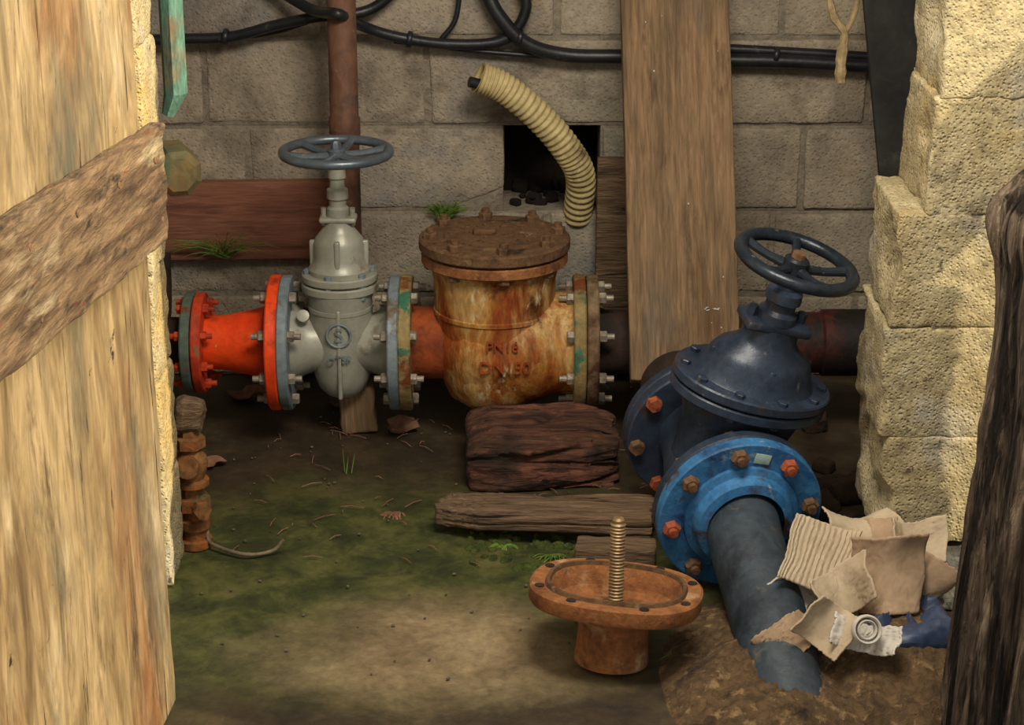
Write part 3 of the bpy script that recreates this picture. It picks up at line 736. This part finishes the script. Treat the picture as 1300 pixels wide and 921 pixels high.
tuft(PZ(500, 650), 40, .05, 1.2, .15, m_dry, 'dry_grass'); tuft(PZ(640, 690), 30, .05, 1.2, .15, m_grass); tuft(PZ(700, 705), 30, .04, 1, .5)
g = G()
for k in range(70):
    q = PZ(random.uniform(585, 745), random.uniform(675, 722), 0); s_ = random.uniform(.004, .014)
    g.lathe([(0, s_*.45), (s_*.5, s_*.38), (s_*.85, s_*.2), (s_, -.004)], T(q) @ R(random.uniform(0, 90), 'Z') @ S(1, random.uniform(.6, 1), 1), 9)
g.build('moss_clump', m_moss, smooth=80)
def leaf(p, s, rz, name='dry_leaf'):
    g = G(); vs = []; fs = []; n = 9
    for i in range(n):
        for j in range(n):
            x = (i/(n-1)-.5)*2; y = (j/(n-1)-.5)*2
            w = (1-abs(x)**2)*.65*(1+.25*cos(x*9))+.05
            vs.append((x*s, y*w*s, s*(.35*y*y*.6+.15*sin(x*4))+.004))
    for i in range(n-1):
        for j in range(n-1): fs.append((i*n+j, i*n+j+1, (i+1)*n+j+1, (i+1)*n+j))
    g.add(vs, fs, T(p) @ R(rz, 'Z')); return g.build(name, m_dry, smooth=60)
leaf(PZ(268, 592), .034, 20); leaf(PZ(512, 545), .05, 60); leaf(PZ(315, 505), .05, 10)
g = G()
for k in range(110):
    x = random.uniform(-.6, .35); y = random.uniform(-1.1, .3)
    s = random.uniform(.0015, .0035)
    g.box((s*2, s*1.6, s*1.2), T((x, y, s*.2)) @ R(random.uniform(0, 180), 'Z'), s*.5, (1, 1, 1))
g.build('pebbles', m_pebble)
g = G()
for k in range(90):
    x = random.uniform(-.55, .3); y = random.uniform(-.7, .1); l = random.uniform(.01, .05); t = random.uniform(0, pi)
    g.tube([(x, y, .003), (x+l*cos(t)*.5, y+l*sin(t)*.5, .006), (x+l*cos(t), y+l*sin(t), .003)], .0009, 4)
g.build('twig_litter', m_dry, smooth=0)

# ------------------------------------------------------------ soil mound and rubbish
def mound(name, c, rx, ry, h, m, fr=14):
    g = G(); n = 110; vs = []; fs = []
    for i in range(n+1):
        for j in range(n+1):
            x = (i/n-.5)*2; y = (j/n-.5)*2; r = min(1, math.hypot(x, y))
            w = Vector((c[0]+x*rx, c[1]+y*ry, 0))
            z = h*(1-r*r)*(1+.3*noise.noise(w*fr))+(.006*noise.noise(w*45)+.005*noise.noise(w*110))*(1-r**3)-.009
            vs.append((c[0]+x*rx, c[1]+y*ry, z))
    for i in range(n):
        for j in range(n): a_ = i*(n+1)+j; fs.append((a_, a_+n+1, a_+n+2, a_+1))
    g.add(vs, fs); return g.build(name, m, smooth=70)
mound('soil_mound', (.42, -1.10, 0), .18, .33, .06, m_mound)
mound('soil_mound', (.64, -1.02, 0), .19, .24, .10, m_mound)
rub = empty('cardboard_scraps')
def sheet(w, h, M, m, name, bend=.3, corr=0, curl=0, crum=.0012, th=.003, fold=0, fx=0.0, big=0):
    nx_, ny_ = 44, 32; vs = []; fs = []
    sd = Vector((random.random()*40,)*3); sk = random.uniform(-.25, .25); tp = random.uniform(-.25, .25)
    for i in range(nx_+1):
        for j in range(ny_+1):
            x = (i/nx_-.5)*w; y = (j/ny_-.5)*h
            z = bend*x*x/w*2+curl*y*y/h*2+corr*sin(x*2*pi/.009)+crum*noise.noise(Vector((x, y, 0))*18+sd)*3
            z += fold*abs(x-fx*w)+big*(1-abs(noise.noise(Vector((x, y, 0))*13+sd))*3)
            ed = .0022*noise.noise(Vector((i*.7, j*.7, 0))+sd)
            cut = .010*noise.noise(Vector((i*.06, j*.06, 5))+sd)
            vs.append((x*(1+tp*y/h)+sk*y+ed+cut, y+ed-cut*.5, z))
    for i in range(nx_):
        for j in range(ny_): a_ = i*(ny_+1)+j; fs.append((a_, a_+ny_+1, a_+ny_+2, a_+1))
    g = G(); g.add(vs, fs, M); o = g.build(name, m, rub, smooth=50)
    s_ = o.modifiers.new('t', 'SOLIDIFY'); s_.thickness = th; return o
def at(u, v, y, rx, ry, rz): return T(PY(u, v, y)) @ R(rz, 'Z') @ R(ry, 'Y') @ R(rx, 'X')
sheet(.12, .12, at(1038, 705, -.96, 55, 20, 10), m_card2, 'corrugated_sheet', .15, .0013)
sheet(.12, .09, at(1098, 688, -.90, 45, -10, -20), m_card, 'torn_sheet', .4, fold=-.5, fx=.1)
sheet(.12, .13, at(1128, 730, -1.00, 68, -6, -10), m_card, 'folded_sheet', -.5, curl=.3)
sheet(.13, .06, at(1092, 668, -.88, 20, 5, 5), m_card2, 'flap', .4, curl=-.3)
sheet(.10, .08, at(1068, 752, -1.01, 52, -25, 20), m_card2, 'torn_piece', .7, fold=.3)
sheet(.11, .065, at(1012, 802, -1.11, 42, -18, 35), m_card, 'torn_piece_b', -.5, fold=-.2)
sheet(.08, .08, at(1052, 796, -1.12, 62, 25, -25), m_card2, 'torn_piece_c', .8)
sheet(.10, .09, at(1168, 735, -.97, 68, 20, -30), m_card, 'torn_piece_d', -.4)
sheet(.08, .05, at(1000, 752, -.97, 60, 50, 0), m_paper, 'white_piece', .5)
sheet(.11, .05, at(1098, 812, -1.13, 50, 5, -15), m_paper, 'white_strip', .7, .001)
sheet(.14, .10, at(1088, 765, -.99, 32, 0, 30), m_card, 'under_sheet', .2)
sheet(.10, .08, at(1150, 692, -.92, 55, 10, 25), m_card2, 'creased_sheet', .4, fold=.5, fx=-.1)
g = G(); g.torus(.022, .003, at(1100, 800, -1.16, 62, 15, 0), 3.4); g.torus(.015, .002, at(1100, 800, -1.16, 62, 15, 0), 4.4); g.build('paper_roll', m_paper, rub)
def clf(p): return p+Vector((0, 0, .022*(1-abs(noise.noise(Vector((p.x*20, p.y*20, 1))))*3)))
g = G(); g.box((.16, .15, .05), I4, .022, (50, 44, 12), .012, 16, fn=clf); o = g.build('blue_plastic_sheet', m_cloth, smooth=60); o.matrix_world = T(PZ(1152, 806, .055)) @ R(15, 'Z')

# ------------------------------------------------------------ lighting
sun = bpy.data.lights.new('sun', 'SUN'); sun.energy = 6.2; sun.angle = radians(.6); sun.color = (1, .85, .60)
so = bpy.data.objects.new('sun', sun); sc.collection.objects.link(so)
Ld = Vector((-.8, .36, -.42)); so.rotation_euler = Ld.to_track_quat('-Z', 'Y').to_euler(); so.location = (3, -3, 3)
al = bpy.data.lights.new('added_fill_light', 'AREA'); al.shape = 'RECTANGLE'; al.size = .7; al.size_y = .4; al.energy = 35; al.color = (1, .90, .75)  # soft fill light added to brighten the interior, not a fixture of the shed
ao = bpy.data.objects.new('added_fill_light', al); sc.collection.objects.link(ao); ao.location = (.25, -1.5, 1.9)
ao.rotation_euler = (Vector((-.05, -.1, .1))-ao.location).to_track_quat('-Z', 'Y').to_euler()
w = bpy.data.worlds.new('sky'); sc.world = w; w.use_nodes = True
w.node_tree.nodes['Background'].inputs['Color'].default_value = (1.0, .95, .86, 1)
w.node_tree.nodes['Background'].inputs['Strength'].default_value = .7
